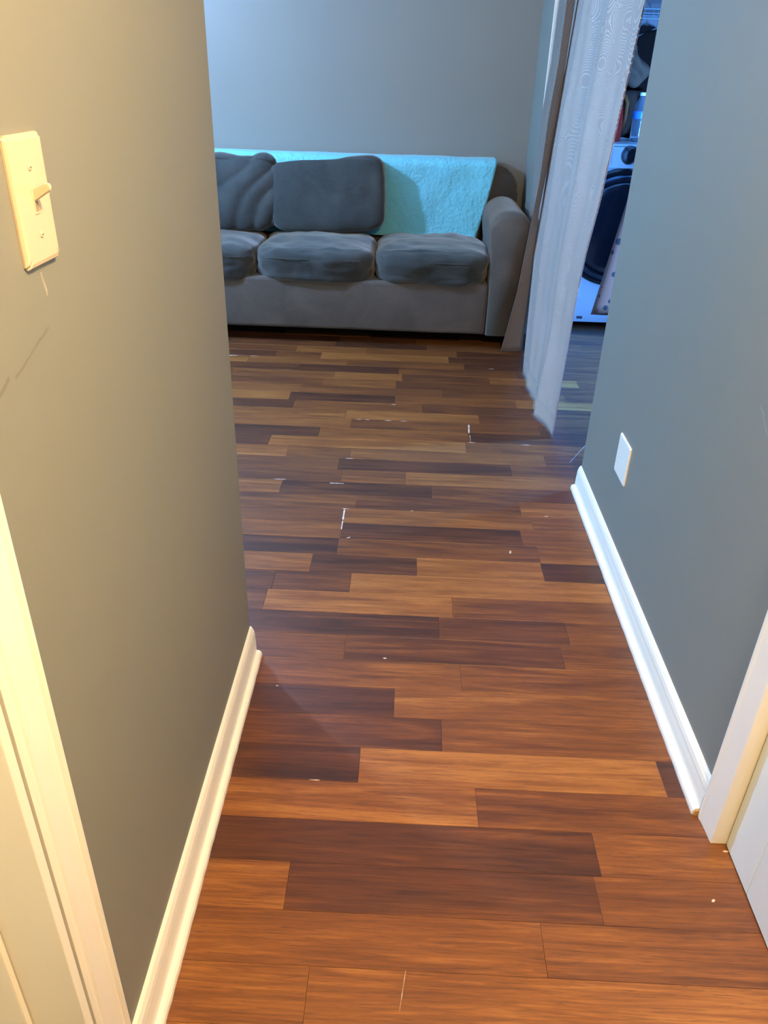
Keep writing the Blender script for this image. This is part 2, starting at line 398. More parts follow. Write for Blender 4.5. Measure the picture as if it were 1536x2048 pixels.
for k in range(-28, 44):
    y0, y1 = Y0 + k * PITCH, Y0 + (k + 1) * PITCH
    hall = y1 < 1.62
    xa, xb = (XL - .12, XR + .045) if hall else (-2.2, 1.75)
    if y0 < -1.6: continue
    far = k < -9 or y0 > 4.75
    if far and not hall: xa, xb = XF, 2.4
    known = KN.get(k, [])
    segs = []
    if known:
        ends = [e for e, t in known]
        x = ends[0] - rnd.uniform(.5, .7) if ends[0] < 9 else xa
        if hall and ends[0] - xa < 1.05: x = xa - .01
        left = [x]
        while left[-1] > xa: left.append(left[-1] - rnd.uniform(.42, .75))
        if x < xa: left = [xa]
        cur = None
        js = sorted(max(xa, q) for q in left)
        for a, b in zip(js, js[1:]):
            if b - a > .02: segs.append((a, b, rnd.uniform(.15, .7)))
        a = max(xa, x)
        for e, t in known:
            b = min(e, xb)
            if e == 9: b = xb if hall else min(a + .75, xb)
            if b - a > .015: segs.append((a, b, t)); a = b
        while a < xb - .02:
            b = min(a + rnd.uniform(.42, .75), xb); segs.append((a, b, rnd.uniform(.15, .7))); a = b
    else:
        a = xa; b = xa + rnd.uniform(.15, .6)
        while a < xb - .01:
            b = min(b, xb)
            if xb - b < .06: b = xb
            segs.append((a, b, rnd.choice((.14, .3, .42, .5, .58, .7)))); a = b; b = a + rnd.uniform(.42, .75)
    for a, b, t in segs:
        if far:
            tmp = strip_bm(a, b, y0, y1); me = bpy.data.meshes.new('t'); tmp.to_mesh(me); tmp.free(); rest.from_mesh(me); bpy.data.meshes.remove(me)
        else:
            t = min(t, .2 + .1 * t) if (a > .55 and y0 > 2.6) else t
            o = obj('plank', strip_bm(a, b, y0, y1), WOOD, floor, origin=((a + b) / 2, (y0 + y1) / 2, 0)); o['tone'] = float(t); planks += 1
    if not far and not hall:
        for (xa2, xb2) in ((XF, -2.2), (1.75, 2.4)):
            a = xa2
            while a < xb2 - .01:
                b = min(a + rnd.uniform(.42, .75), xb2)
                tmp = strip_bm(a, b, y0, y1); me = bpy.data.meshes.new('t'); tmp.to_mesh(me); tmp.free(); rest.from_mesh(me); bpy.data.meshes.remove(me); a = b
o = obj('plank_field', rest, WOOD, floor, kind='stuff'); o['tone'] = .45
print('planks', planks)
# chipped laminate edges
def chip(x0, y0, x1, y1, w=.004, seed=0):
    r = random.Random(seed); d = Vector((x1 - x0, y1 - y0, 0)); L = d.length; u = d / L; nrm = Vector((-u.y, u.x, 0)); n = max(3, int(L / .008))
    bm = B(); lo, hi = [], []
    for i in range(n + 1):
        t = i / n; ww = w * (.25 + .75 * r.random()) * (1 if 0 < i < n else .2)
        p = Vector((x0, y0, .0006)) + u * (L * t)
        lo.append(p - nrm * ww / 2); hi.append(p + nrm * ww / 2)
    vt = [bm.verts.new(p) for p in lo + hi[::-1]]; f = bm.faces.new(vt)
    e = bmesh.ops.extrude_face_region(bm, geom=[f])['geom']
    bmesh.ops.translate(bm, verts=[v for v in e if isinstance(v, bmesh.types.BMVert)], vec=(0, 0, -.0009))
    return obj('chip', bm, CHIP, floor, origin=((x0 + x1) / 2, (y0 + y1) / 2, 0))
for i, c in enumerate([(-.187, 2.28, -.187, 2.34, .005), (-.187, 2.345, -.187, 2.425, .007), (-.195, 2.425, -.17, 2.425, .005), (-.165, 2.225, -.152, 2.232, .006),
                       (.305, 3.05, .305, 3.12, .003), (.303, 3.14, .308, 3.235, .007), (.295, 3.043, .325, 3.043, .004), (-.475, 2.633, -.43, 2.633, .005), (-.26, 2.618, -.205, 2.618, .006),
                       (-.215, 2.838, -.185, 2.838, .006), (-.20, 3.245, -.175, 3.245, .005), (-.16, 3.245, -.14, 3.245, .005), (-.07, 3.245, -.04, 3.245, .006), (0., 3.245, .03, 3.245, .005),
                       (-.045, 3.44, -.025, 3.44, .005), (.52, 3.04, .56, 3.04, .004), (.46, 4.0, .49, 4.0, .004), (-.95, 4.06, -.90, 4.06, .006), (-.83, 4.065, -.79, 4.065, .005),
                       (.70, 2.885, .83, 3.12, .0012), (.64, .95, .647, .955, .006), (.70, 1.065, .712, 1.065, .005), (.04, .72, .05, .79, .0013), (-.02, 1.62, -.01, 1.62, .005),
                       (-.29, 1.495, -.283, 1.495, .004), (.38, 2.17, .384, 2.19, .007), (.05, 2.43, .06, 2.43, .006), (.53, 2.43, .545, 2.43, .004), (-.17, 1.199, -.145, 1.199, .004)]):
    chip(*c[:4], w=c[4], seed=i)

# ---------------------------------------------------------------- baseboards with shoe moulding
def base_prof(x, s):
    pr = [(0, 0), (.027, 0), (.0275, .006), (.026, .013), (.022, .018), (.0135, .0195), (.0130, .050), (.0115, .066), (.0120, .072), (.0100, .084), (.0060, .094), (.0020, .0985), (0, .099)]
    return [(x + s * a, b) for a, b in pr]
def baseboard(name, x, s, y0, y1):
    base = base_prof(x, s)
    r = obj(name, prism(B(), [base[0]] + [(x + s * .0135, 0)] + base[5:], 'y', y0, y1), TRIM, kind='structure')
    sh = [(x + s * .0136, 0.0002)] + base[1:5] + [(x + s * .0136, .0193)]
    n = 60; bm = B(); rr = random.Random(3); rings = []
    for i in range(n + 1):
        y = y0 + (y1 - y0) * i / n
        j = (rr.random() - .5) * .0012
        rings.append([bm.verts.new((p[0] + (s * j if 0 < q < 4 else 0), y, p[1])) for q, p in enumerate(sh)])
    for a, b in zip(rings, rings[1:]):
        for q in range(len(sh)): bm.faces.new((a[q], a[(q + 1) % len(sh)], b[(q + 1) % len(sh)], b[q]))
    bm.faces.new(rings[0][::-1]); bm.faces.new(rings[-1])
    obj('shoe_moulding', bm, TRIM, r)
    return r
baseboard('baseboard_left', XL, 1, .60, 1.608)
br = baseboard('baseboard_right', XR, -1, 1.155, 2.655)
obj('cut_end', prism(B(), [(XR - .003, .0003), (XR - .024, .0003), (XR - .021, .014), (XR - .013, .017), (XR - .003, .017)], 'y', 1.1515, 1.1548), BARE, br, origin=(XR, 1.15, 0))
obj('baseboard_back', prism(B(), [(5.11, 0), (5.097, 0), (5.097, .07), (5.104, .097), (5.11, .099)], 'x', XF, XR), TRIM, kind='structure')

# ---------------------------------------------------------------- door casings, jambs, doors
def casing_prof(s, x, yo, yi):
    """colonial casing: x wall plane, s direction out of the wall, yo outer edge, yi inner edge"""
    w = yi - yo
    pr = [(0, 0), (.013, .0), (.0165, .05), (.0165, .12), (.0125, .17), (.0125, .22), (.0105, .30), (.0090, .60), (.0095, .74), (.0120, .77), (.0120, .80), (.0095, .84), (.0095, .93), (.0070, 1.0), (0, 1.0)]
    return [(x + s * a, yo + w * b) for a, b in pr]
def casing(name, s, x, yo, yi):
    bm = prism(B(), casing_prof(s, x, yo, yi), 'z', 0, 2.05 + .065)
    return obj(name, bm, TRIM, kind='structure')
casing('trim_1', 1, XL, .603, .538)
casing('trim_2', 1, XL, -.325, -.26)
def rcas_prof(yo, yi):
    w = yi - yo
    pr = [(0, 0), (.012, .0), (.015, .05), (.015, .15), (.013, .25), (.011, .60), (.010, .90), (.009, 1.0), (-.025, 1.0), (-.025, .8), (0, .8)]
    return [(XR - a, yo + w * b) for a, b in pr]
t3 = obj('trim_3', prism(B(), rcas_prof(1.153, 1.083), 'z', 0.001, 2.115), TRIM, kind='structure')
obj('trim_4', prism(B(), rcas_prof(.215, .285), 'z', 0.001, 2.115), TRIM, kind='structure')
# bare scuffed foot of the right casing
# heads
obj('trim_5', prism(B(), [(XL, 2.05), (XL + .012, 2.05), (XL + .016, 2.11), (XL, 2.115)], 'y', -.26, .538), TRIM, kind='structure')
obj('trim_6', prism(B(), [(XR, 2.05), (XR - .012, 2.05), (XR - .016, 2.11), (XR, 2.115)], 'y', .285, 1.083), TRIM, kind='structure')
# left jamb (faces the camera) with stop
j = obj('trim_7', bx(B(), (-.492, .520, 0), (-.3665, .535, 2.05), .0015), TRIM, kind='structure')
obj('door_stop', bx(B(), (-.472, .509, 0), (-.434, .5195, 2.05), .003), TRIM, j)
obj('trim_8', bx(B(), (-.492, -.26, 0), (-.3665, -.245, 2.05), .0015), TRIM, kind='structure')
# white jamb board lining the far side of the curtained opening
obj('trim_9', bx(B(), (.688, 4.668, 0), (.812, 4.682, 2.06), .001), TRIM, kind='structure')

def panel_door(name, xf, s, y0, y1, z1, label_knob=True):
    """six panel door: xf visible face, s=+1 face looks to +x"""
    t = .034; zb = .003
    d = obj(name, bx(B(), (xf - s * .030, y0, zb), (xf - s * t, y1, z1)), DOORW, kind='structure')
    w = y1 - y0; st, mid = .112, .10
    def piece(n, ya, yb, za, zc, x0=0.0, x1=.030, bev=.0025):
        return box(n, (xf - s * x0, ya, za), (xf - s * x1, yb, zc), DOORW, d, bev)
    c = (y0 + y1) / 2
    piece('stile', y0, y0 + st, zb, z1); piece('stile', y1 - st, y1, zb, z1)
    rails = [(zb, .235), (.80, .95), (1.53, 1.63), (z1 - .11, z1)]
    for a, b in rails: piece('rail', y0 + st, y1 - st, a, b)
    for (a, b) in ((.235, .80), (.95, 1.53), (1.63, z1 - .11)):
        piece('stile', c - mid / 2, c + mid / 2, a, b)
        for (ya, yb) in ((y0 + st, c - mid / 2), (c + mid / 2, y1 - st)):
            # raised panel with sloping field
            bm = B(); X0, X1 = xf - s * .0125, xf - s * .003
            r0 = [bm.verts.new((X0, yy, zz)) for yy, zz in ((ya, a), (yb, a), (yb, b), (ya, b))]
            r1 = [bm.verts.new((X0, yy, zz)) for yy, zz in ((ya + .012, a + .012), (yb - .012, a + .012), (yb - .012, b - .012), (ya + .012, b - .012))]
            r2 = [bm.verts.new((X1, yy, zz)) for yy, zz in ((ya + .045, a + .045), (yb - .045, a + .045), (yb - .045, b - .045), (ya + .045, b - .045))]
            rb = [bm.verts.new((xf - s * .030, v.co.y, v.co.z)) for v in r0]
            for lo, hi in ((r0, r1), (r1, r2), (rb, r0)):
                for i in range(4): bm.faces.new((lo[i], lo[(i + 1) % 4], hi[(i + 1) % 4], hi[i]))
            bm.faces.new(r2); bm.faces.new(rb[::-1])
            obj('panel', bm, DOORW, d, origin=(xf, (ya + yb) / 2, (a + b) / 2))
    ky = y0 + .065
    obj('door_knob', lathe(B(), [(.03, 0), (.03, s * .006), (.012, s * .010), (.010, s * .035), (.022, s * .042), (.027, s * .055), (.022, s * .066), (.006, s * .069)], (xf, ky, .93), 'x', 24), BRASS, d, smooth=True, origin=(xf, ky, .93))
    return d
dr = panel_door('door_1', .7105, -1, .290, 1.0785, 2.04)
dl = panel_door('door_2', -.474, 1, -.242, .517, 2.04)
box('hinge', (-.4755, .5125, .27), (-.4685, .5195, .36), BRASS, dl, bev=.0025)

# ---------------------------------------------------------------- light switch and blank plate
sw = thing('light_switch', 'ivory toggle light switch with single plate on left hall wall', 'light switch', (XL, .798, 1.257))
def plate(x, s, y0, y1, z0, z1, M, parent, name='cover_plate', t=.0062):
    bm = B(); X = x + s * .0002
    def ring(xx, i): return [bm.verts.new((xx, yy, zz)) for yy, zz in ((y0 + i, z0 + i), (y1 - i, z0 + i), (y1 - i, z1 - i), (y0 + i, z1 - i))]
    a = ring(X, 0); es = [ring(x + s * t * .45, .0), ring(x + s * t * .85, .0016), ring(x + s * t, .005)]
    prev = a
    for e in es:
        for i in range(4): bm.faces.new((prev[i], prev[(i + 1) % 4], e[(i + 1) % 4], e[i]))
        prev = e
    bm.faces.new(prev); bm.faces.new(a[::-1])
    ve = [e for e in bm.edges if abs(e.verts[0].co.x - e.verts[1].co.x) > 1e-4]
    bmesh.ops.bevel(bm, geom=ve, offset=.003, segments=3, affect='EDGES')
    return obj(name, bm, M, parent, origin=(x, (y0 + y1) / 2, (z0 + z1) / 2))
plate(XL, 1, .7600, .8365, 1.198, 1.317, PLASTIC, sw)
for zz in (1.2265, 1.2880):
    s_ = obj('screw', lathe(B(), [(.0036, 0), (.0036, .0006), (.0024, .0013), (.0005, .0015)], (XL + .0061, .7985, zz), 'x', 16), PLASTIC, sw, smooth=True, origin=(XL, .7985, zz))
    box('slot', (XL + .0070, .7965, zz - .0004), (XL + .0078, .8005, zz + .0004), GREYP, s_)
fr = box('toggle_frame', (XL + .0058, .7925, 1.2455), (XL + .0070, .8035, 1.2695), PLASTIC, sw, bev=.0005)
box('toggle_recess', (XL + .0066, .7950, 1.2480), (XL + .0073, .8010, 1.2600), simple('recess_shade', (.30, .24, .16), .7), fr)
bm = B()
prism(bm, [(XL + .005, 1.256), (XL + .005, 1.268), (XL + .0215, 1.2745), (XL + .0235, 1.2725), (XL + .0235, 1.2685), (XL + .0215, 1.2665)], 'y', .7945, .8015)
bmesh.ops.bevel(bm, geom=bm.edges[:], offset=.0008, segments=2, affect='EDGES')
obj('toggle_lever', bm, PLASTIC, sw, origin=(XL, .798, 1.262))
bp = thing('wall_plate', 'blank white square wall plate low on the right wall', 'wall plate', (XR, 2.175, .355))
plate(XR, -1, 2.112, 2.238, .294, .421, PLASTICW, bp)
for yy in (2.15, 2.20):
    obj('screw', lathe(B(), [(.003, 0), (.003, -.0005), (.001, -.0012)], (XR - .0061, yy, .357), 'x', 12), PLASTICW, bp, origin=(XR, yy, .357))

# ---------------------------------------------------------------- ceiling lamps that give the light
def ceil_light(loc, label, glow):
    t = thing('ceiling_light', label, 'ceiling light', (loc[0], loc[1], CZ))
    obj('canopy', lathe(B(), [(.15, 0), (.15, -.02), (.14, -.03), (.02, -.031)], (loc[0], loc[1], CZ - .0005), 'z', 32), TRIM, t, smooth=False, origin=(loc[0], loc[1], CZ))
    obj('bulb', lathe(B(), [(.012, 0), (.014, -.02), (.030, -.05), (.032, -.07), (.022, -.09), (.004, -.10)], (loc[0], loc[1], CZ - .031), 'z', 24), emis('glow_' + glow[0], glow[1], 6), t, smooth=True, origin=(loc[0], loc[1], CZ - .03))
ceil_light((.50, .34), 'warm bare bulb ceiling light above the hallway', ('warm', (1, .7, .35)))
ceil_light((-2.04, 3.50), 'cool white ceiling light in the room with the sofa', ('cool', (.6, .85, 1.)))

pl = thing('fill_panel', 'added unseen blue white light panel tilted towards the washer', 'lamp', (2.399, 3.5, 1.02))  # panel body added out of view around the laundry fill light
mw = Matrix.Translation(LP) @ LROT.to_matrix().to_4x4()
bm = bx(B(), (-.19, -.19, -.004), (.19, .19, .03), .004); bmesh.ops.transform(bm, matrix=mw, verts=bm.verts)
obj('housing', bm, GREYP, pl, origin=(2.22, 3.5, 1.02))
bm = bx(B(), (-.17, -.17, -.006), (.17, .17, -.0045)); bmesh.ops.transform(bm, matrix=mw, verts=bm.verts)
obj('diffuser', bm, emis('panel_glow', (.25, .5, 1.0), 3.0), pl, origin=(2.22, 3.5, 1.02))
obj('bracket', tube(B(), [(2.23, 3.49, 1.03), (2.32, 3.48, 1.05), (2.399, 3.48, 1.05)], .012, 10), GREYP, pl, smooth=True, origin=(2.3, 3.5, 1.04))

# ---------------------------------------------------------------- sofa
SX0, SX1, SYF, SYB = -1.69, .665, 4.33, 5.085
sofa = thing('sofa', 'charcoal grey three seat sofa with rolled arms against the back wall', 'sofa', (-.51, 4.7, 0))
def nzs(p, s, seed=0.): return noise.noise(Vector((p[0] * s + seed, p[1] * s + seed * .7, p[2] * s - seed)))
def soft(bm, amp=.004, sc=6):
    for v in bm.verts:
        n_ = noise.noise_vector(v.co * sc); v.co += n_ * amp
# base with apron
bm = bx(B(), (SX0 + .20, SYF, .085), (.452, SYB - .02, .36), .018, 3)
bmesh.ops.subdivide_edges(bm, edges=[e for e in bm.edges if abs(e.verts[0].co.x - e.verts[1].co.x) > .5], cuts=40)
for v in bm.verts:
    if v.co.y < SYF + .01: v.co.y += .006 * nzs(v.co, 5) ; v.co.z += .006 * nzs(v.co, 3, 4) if v.co.z < .12 else 0
obj('base', bm, SOFAB, sofa, smooth=True, origin=(-.6, 4.7, .2))
def arm(x0, x1):
    c, hw = (x0 + x1) / 2, (x1 - x0) / 2
    prof = [(c - hw + .022, .085), (c - hw + .020, .35), (c - hw + .016, .52), (c - hw + .004, .60)]
    for a in range(165, 14, -15): prof.append((c + hw * 1.02 * math.cos(math.radians(a)), .64 + .105 * math.sin(math.radians(a))))
    prof += [(c + hw - .002, .60), (c + hw - .010, .52), (c + hw - .010, .085)]
    bm = B(); n = 22; rings = []
    cy = [-0.001, .012, .035, .07] + [.07 + .66 * i / 14 for i in range(1, 15)]
    cx_, cz_ = c, .42
    for i, dy in enumerate(cy):
        sc = (1 - .10 * (1 - min(1, dy / .05)) ** 2) if dy < .05 else 1.0
        up = 0 if dy > .07 else 0
        rings.append([bm.verts.new((cx_ + (p[0] - cx_) * sc, SYF - .012 + dy, (cz_ + (p[1] - cz_) * (sc if p[1] > .2 else 1)))) for p in prof])
    m_ = len(prof)
    for a, b in zip(rings, rings[1:]):
        for k in range(m_): bm.faces.new((a[k], a[(k + 1) % m_], b[(k + 1) % m_], b[k]))
    fc = bm.faces.new(rings[0][::-1]); bm.faces.new(rings[-1])
    soft(bm, .004, 5)
    return obj('arm', bm, SOFAB, sofa, smooth=True, origin=(c, 4.7, .4))
arm(.432, SX1 - .004); arm(SX0 + .004, SX0 + .237)
# back frame with rounded shoulders
def back_prof():
    pr = [(SX0 + .06, .30), (SX0 + .05, .70)]
    for a in range(180, 89, -15): pr.append((SX0 + .19 + .14 * math.cos(math.radians(a)), .765 + .14 * math.sin(math.radians(a))))
    pr.append((-.5, .91))
    for a in range(90, -1, -15): pr.append((SX1 - .170 + .14 * math.cos(math.radians(a)), .765 + .14 * math.sin(math.radians(a))))
    pr += [(SX1 - .03, .70), (SX1 - .03, .30)]
    return pr
bm = prism(B(), back_prof(), 'y', 4.93, 5.085)
bmesh.ops.bevel(bm, geom=[e for e in bm.edges if abs(e.verts[0].co.y - e.verts[1].co.y) < .01 and max(e.verts[0].co.z, e.verts[1].co.z) > .6], offset=.03, segments=4, affect='EDGES')
obj('backrest', bm, SOFAB, sofa, smooth=True, origin=(-.5, 5, .5))
# feet
for fx in (SX0 + .08, SX1 - .06):
    for fy in (SYF + .06, SYB - .08):
        obj('foot', lathe(B(), [(.022, 0), (.026, .03), (.03, .09)], (fx, fy, 0), 'z', 16), DARK, sofa, origin=(fx, fy, 0))
obj('dust_cover', bx(B(), (SX0 + .03, SYF + .015, .084), (SX1 - .03, SYB - .02, .092)), DARK, sofa, origin=(-.5, 4.7, .09))
# seat cushions
def seat(x0, x1, seed, lift=0.):
    def wr(d, v, n):
        e = 0
        if n.y < -.3:
            e += .010 * math.sin(v.z * 42 + 1.5 * nzs(v, 3, seed)) * (.5 + nzs(v, 4, seed + 2))
        e += .014 * nzs(v, 6, seed) + .007 * nzs(v, 15, seed + 5) + (.010 * abs(nzs((v.x * .5, v.y, v.z * 2.2), 11, seed)) if n.y < -.2 else 0)
        if n.z > .3: e += .016 * (1 - abs(d.x) ** 2) * (1 - abs(d.y) ** 2)
        return e
    c = ((x0 + x1) / 2, (4.295 + 4.925) / 2, .428 + lift)
    bm = rbox(B(), c, (x1 - x0 + .006, .63, .200), 30, 4.6, wr)
    o = obj('seat_cushion', bm, CUSH, sofa, smooth=True, origin=c)
    # zip seam round the front of the cushion
    pts = []
    for i in range(41):
        a = -1 + 2 * i / 40; xx = a * ((x1 - x0) / 2 - .006)
        yy = -.315 * (1 - abs(a) ** 5.2) ** (1 / 5.2) if abs(a) < 1 else 0
        pts.append((c[0] + xx, c[1] + yy - .003, c[2] + .042 + .004 * nzs((xx, 0, 0), 7, seed)))
    obj('seam', tube(B(), pts[4:-4], .0022, 6), CUSH, o, smooth=True, origin=c)
    return o
seat(-1.470, -.835, 1.3); seat(-.832, -.182, 8.1); seat(-.176, .455, 15.7, .004)
# back cushions
def tilt(bm, piv, ax, az=0, ay=0):
    M_ = Matrix.Translation(piv) @ Matrix.Rotation(az, 4, 'Z') @ Matrix.Rotation(ay, 4, 'Y') @ Matrix.Rotation(ax, 4, 'X') @ Matrix.Translation(-Vector(piv))
    bmesh.ops.transform(bm, matrix=M_, verts=bm.verts)
def wr1(d, v, n):
    e = .010 * nzs(v, 5, 3.3) + .004 * nzs(v, 14, 9.)
    if n.z > .4: e += -.028 * (1 - d.x ** 2) + .012 * math.sin(v.x * 9) 
    if n.y < -.3: e += .020 * (1 - d.x ** 2) * (1 - d.z ** 2)
    # pulled corner at the upper right
    if d.x > .6 and d.z > .5: e += .016 * (d.x - .6) * (d.z - .5) * 5
    return e
c = (-.462, 4.765, .735)
bm = rbox(B(), c, (.665, .20, .415), 32, 5.5, wr1); tilt(bm, (c[0], 4.78, .53), -.17, 0, -.055)
bc = obj('back_cushion', bm, CUSH, sofa, smooth=True, origin=c)
def wr2(d, v, n):
    u = v.x * .80 + v.z * -.6; w = v.x * .6 + v.z * .8
    e = .010 * nzs(v, 5, 21.) 
    if n.y < -.2:
        fold = abs(math.sin(u * 26 + 3.2 * nzs(v, 3.2, 5.) + w * 4)) ** .55
        e += .030 * fold * (.4 + .6 * abs(nzs((v.x, 0, v.z), 4, 2.))) + .03 * (1 - d.x ** 2) * (1 - d.z ** 2)
    if n.z > .4: e += .012 * math.sin(v.x * 24 + 1)
    return e
c = (-1.085, 4.77, .715)
bm = rbox(B(), c, (.735, .19, .40), 44, 4.6, wr2); tilt(bm, (c[0], 4.78, .52), -.20, 0, -.05)
obj('back_cushion', bm, CUSH, sofa, smooth=True, origin=c, label='rumpled slouching back cushion')

# ---------------------------------------------------------------- aqua blanket over the sofa back
path = [(5.070, .52), (5.088, .70), (5.094, .86), (5.088, .916), (5.065, .930), (5.00, .931), (4.945, .929), (4.920, .905), (4.914, .84), (4.910, .74), (4.906, .64), (4.902, .56), (4.900, .525), (4.893, .506)]
def pathpt(t):
    L = [0]
    for a, b in zip(path, path[1:]): L.append(L[-1] + math.hypot(a[0] - b[0], a[1] - b[1]))
    s = t * L[-1]
    for i in range(len(path) - 1):
        if s <= L[i + 1] + 1e-9:
            f = (s - L[i]) / (L[i + 1] - L[i]); return (path[i][0] + (path[i + 1][0] - path[i][0]) * f, path[i][1] + (path[i + 1][1] - path[i][1]) * f)
    return path[-1]
bm = B(); nu, nv = 150, 60; G = []
for j in range(nv + 1):
    y, z = pathpt(j / nv); row = []
    front = max(0, min(1, (5.0 - y) / .08))
    xr = .497 - .085 * front * max(0, (.93 - z) / .40) ** 1.2
    for i in range(nu + 1):
        x = -1.50 + (xr + 1.50) * i / nu
        k = Vector((x, y, z))
        d = .009 * (nzs(k, 7, 2) + .8) + .006 * abs(nzs((x * 1.6 + z, 0, z * .9), 13, 7))
        d += .010 * max(0, math.sin((x * .9 + z * .75 - .25) * 42)) * max(0, min(1, (x - .12) * 3)) * max(0, .80 - z) * 3
        if y < 4.94: k.y -= d * 1.0
        elif y < 5.075: k.z += d * .35
        row.append(bm.verts.new(k))
    G.append(row)
for a, b in zip(G, G[1:]):
    for i in range(nu): bm.faces.new((a[i], a[i + 1], b[i + 1], b[i]))
bm.normal_update(); bmesh.ops.solidify(bm, geom=bm.faces[:], thickness=.004)
obj('blanket', bm, QUILT, label='bright aqua textured blanket draped over the sofa back', cat='blanket', smooth=True)

# ---------------------------------------------------------------- curtains in the laundry opening
farL = [(1.678, 4.314), (1.403, 4.316), (1.219, 4.363), (.987, 4.335), (.786, 4.315), (.575, 4.291), (.374, 4.199), (.20, 4.08), (.0, 3.97)]
farL = [(2.03, 4.31)] + farL
nearR = [(2.03, 2.99), (1.593, 3.000), (1.352, 3.03), (1.221, 3.05), (.963, 3.079), (.777, 3.14), (.631, 3.155), (.392, 3.140), (.163, 3.122), (.0, 3.119)]
hemX = [(1.0, .660), (.85, .652), (.70, .622), (.40, .642), (0, .643)]      # u: 0 far edge, 1 near edge
bm = B(); nu, nv = 120, 110; G = []
for j in range(nv + 1):
    z = .006 + (2.03 - .006) * j / nv; row = []
    yl, yr = interp(farL, z), interp(nearR, z)
    for i in range(nu + 1):
        u = i / nu
        y = yl + (yr - yl) * u
        base = .643 + (.732 - .643) * min(z, 2.0) / 1.6 if True else 0
        near = .660 + (.730 - .660) * min(z, 2.0) / 1.6
        x = base + (near - base) * u
        w = max(0, 1 - z / .35)
        x = x * (1 - w) + (interp(hemX, u) + (x - .652) * .5) * w
        env = math.sin(math.pi * u) ** .5
        f = .013 * math.sin(u * 15 + .8 * math.sin(z * 2.2) + z * 1.1) + .005 * math.sin(u * 41 + z * 2.5) + .004 * noise.noise(Vector((u * 6, z * 3, 0)))
        f *= (.35 + .65 * env) * (.7 + .3 * min(1, z))
        if i == 0:  # unseen fold-back added to block laundry light beside the panel
            for (ax, ay) in ((.075, 4.664), (.085, 4.55), (.065, 4.46), (.065, 4.36)):
                row.append(bm.verts.new((max(.762, x + ax), max(ay, yl + .05) if z > .12 else ay, z)))
            row.append(bm.verts.new((x + .035, yl + .02, z)))
        row.append(bm.verts.new((x + f * env, y + .01 * noise.noise(Vector((u * 3, z * 4, 4))) * env, z)))
    G.append(row)
for a, b in zip(G, G[1:]):
    for i in range(nu + 5): bm.faces.new((a[i], a[i + 1], b[i + 1], b[i]))
bm.normal_update(); bmesh.ops.solidify(bm, geom=bm.faces[:], thickness=.0015)
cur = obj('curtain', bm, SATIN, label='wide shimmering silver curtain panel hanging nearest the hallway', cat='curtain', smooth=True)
# bottom and side hems stitched as folded bands
bm = B(); pts = []
for i in range(nu + 1):
    v = G[0][i] if False else None
hem = []
def cpos(u, z):
    yl, yr = interp(farL, z), interp(nearR, z); y = yl + (yr - yl) * u
    base = .643 + (.732 - .643) * z / 1.6; near = .660 + (.730 - .660) * z / 1.6; x = base + (near - base) * u
    w = max(0, 1 - z / .35); x = x * (1 - w) + (interp(hemX, u) + (x - .652) * .5) * w
    env = math.sin(math.pi * u) ** .5
    f = .013 * math.sin(u * 15 + .8 * math.sin(z * 2.2) + z * 1.1) + .005 * math.sin(u * 41 + z * 2.5) + .004 * noise.noise(Vector((u * 6, z * 3, 0)))
    f *= (.35 + .65 * env) * (.7 + .3 * min(1, z))
    return (x + f * env - .0022, y, z)
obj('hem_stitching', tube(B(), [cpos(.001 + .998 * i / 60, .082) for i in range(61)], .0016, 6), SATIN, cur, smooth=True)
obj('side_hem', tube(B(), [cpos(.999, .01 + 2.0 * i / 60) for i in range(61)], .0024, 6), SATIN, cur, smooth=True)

fL = [(2.03, .700), (1.674, .681), (1.424, .677), (1.185, .660), (.913, .653), (.706, .635), (.354, .605), (.02, .550)]
fR = [(2.03, .735), (1.68, .718), (1.264, .706), (1.025, .690), (.756, .667), (.475, .664), (.096, .665), (.0, .665)]
bm = B(); nu, nv = 64, 60; G2 = []
for j in range(nv + 1):
    z = .012 + 2.018 * j / nv; row = []
    xl, xr = interp(fL, z), interp(fR, z)
    for i in range(nu + 1):
        s = i / nu; ph = s * 4
        tri = abs((ph % 2) - 1); tri = 1 - tri          # 0 -> 1 -> 0
        tri = .5 - .5 * math.cos(tri * math.pi)
        x = xl + (xr - xl) * tri + (.02 * s)
        x = min(x, .745)
        if s > .25: x = max(x, .674)
        y = 4.262 + .12 * s if s <= .25 else 4.292 + (s - .25) * .45  # rear folds carried on to the jamb to block laundry light
        y += .003 * math.sin(z * 5 + s * 9)
        row.append(bm.verts.new((x, y, z)))
    G2.append(row)
for a, b in zip(G2, G2[1:]):
    for i in range(nu): bm.faces.new((a[i], a[i + 1], b[i + 1], b[i]))
bm.normal_update(); bmesh.ops.solidify(bm, geom=bm.faces[:], thickness=.0015)
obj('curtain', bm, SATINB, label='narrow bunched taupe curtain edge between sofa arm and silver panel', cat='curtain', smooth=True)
rod = thing('curtain_rod', 'curtain rod across the top of the laundry opening', 'curtain rod', (.74, 3.66, 2.04))
obj('pole', tube(B(), [(.756, 2.652, 2.044), (.756, 4.666, 2.044)], .011, 12), CHROME, rod, smooth=True, origin=(.742, 3.66, 2.03))

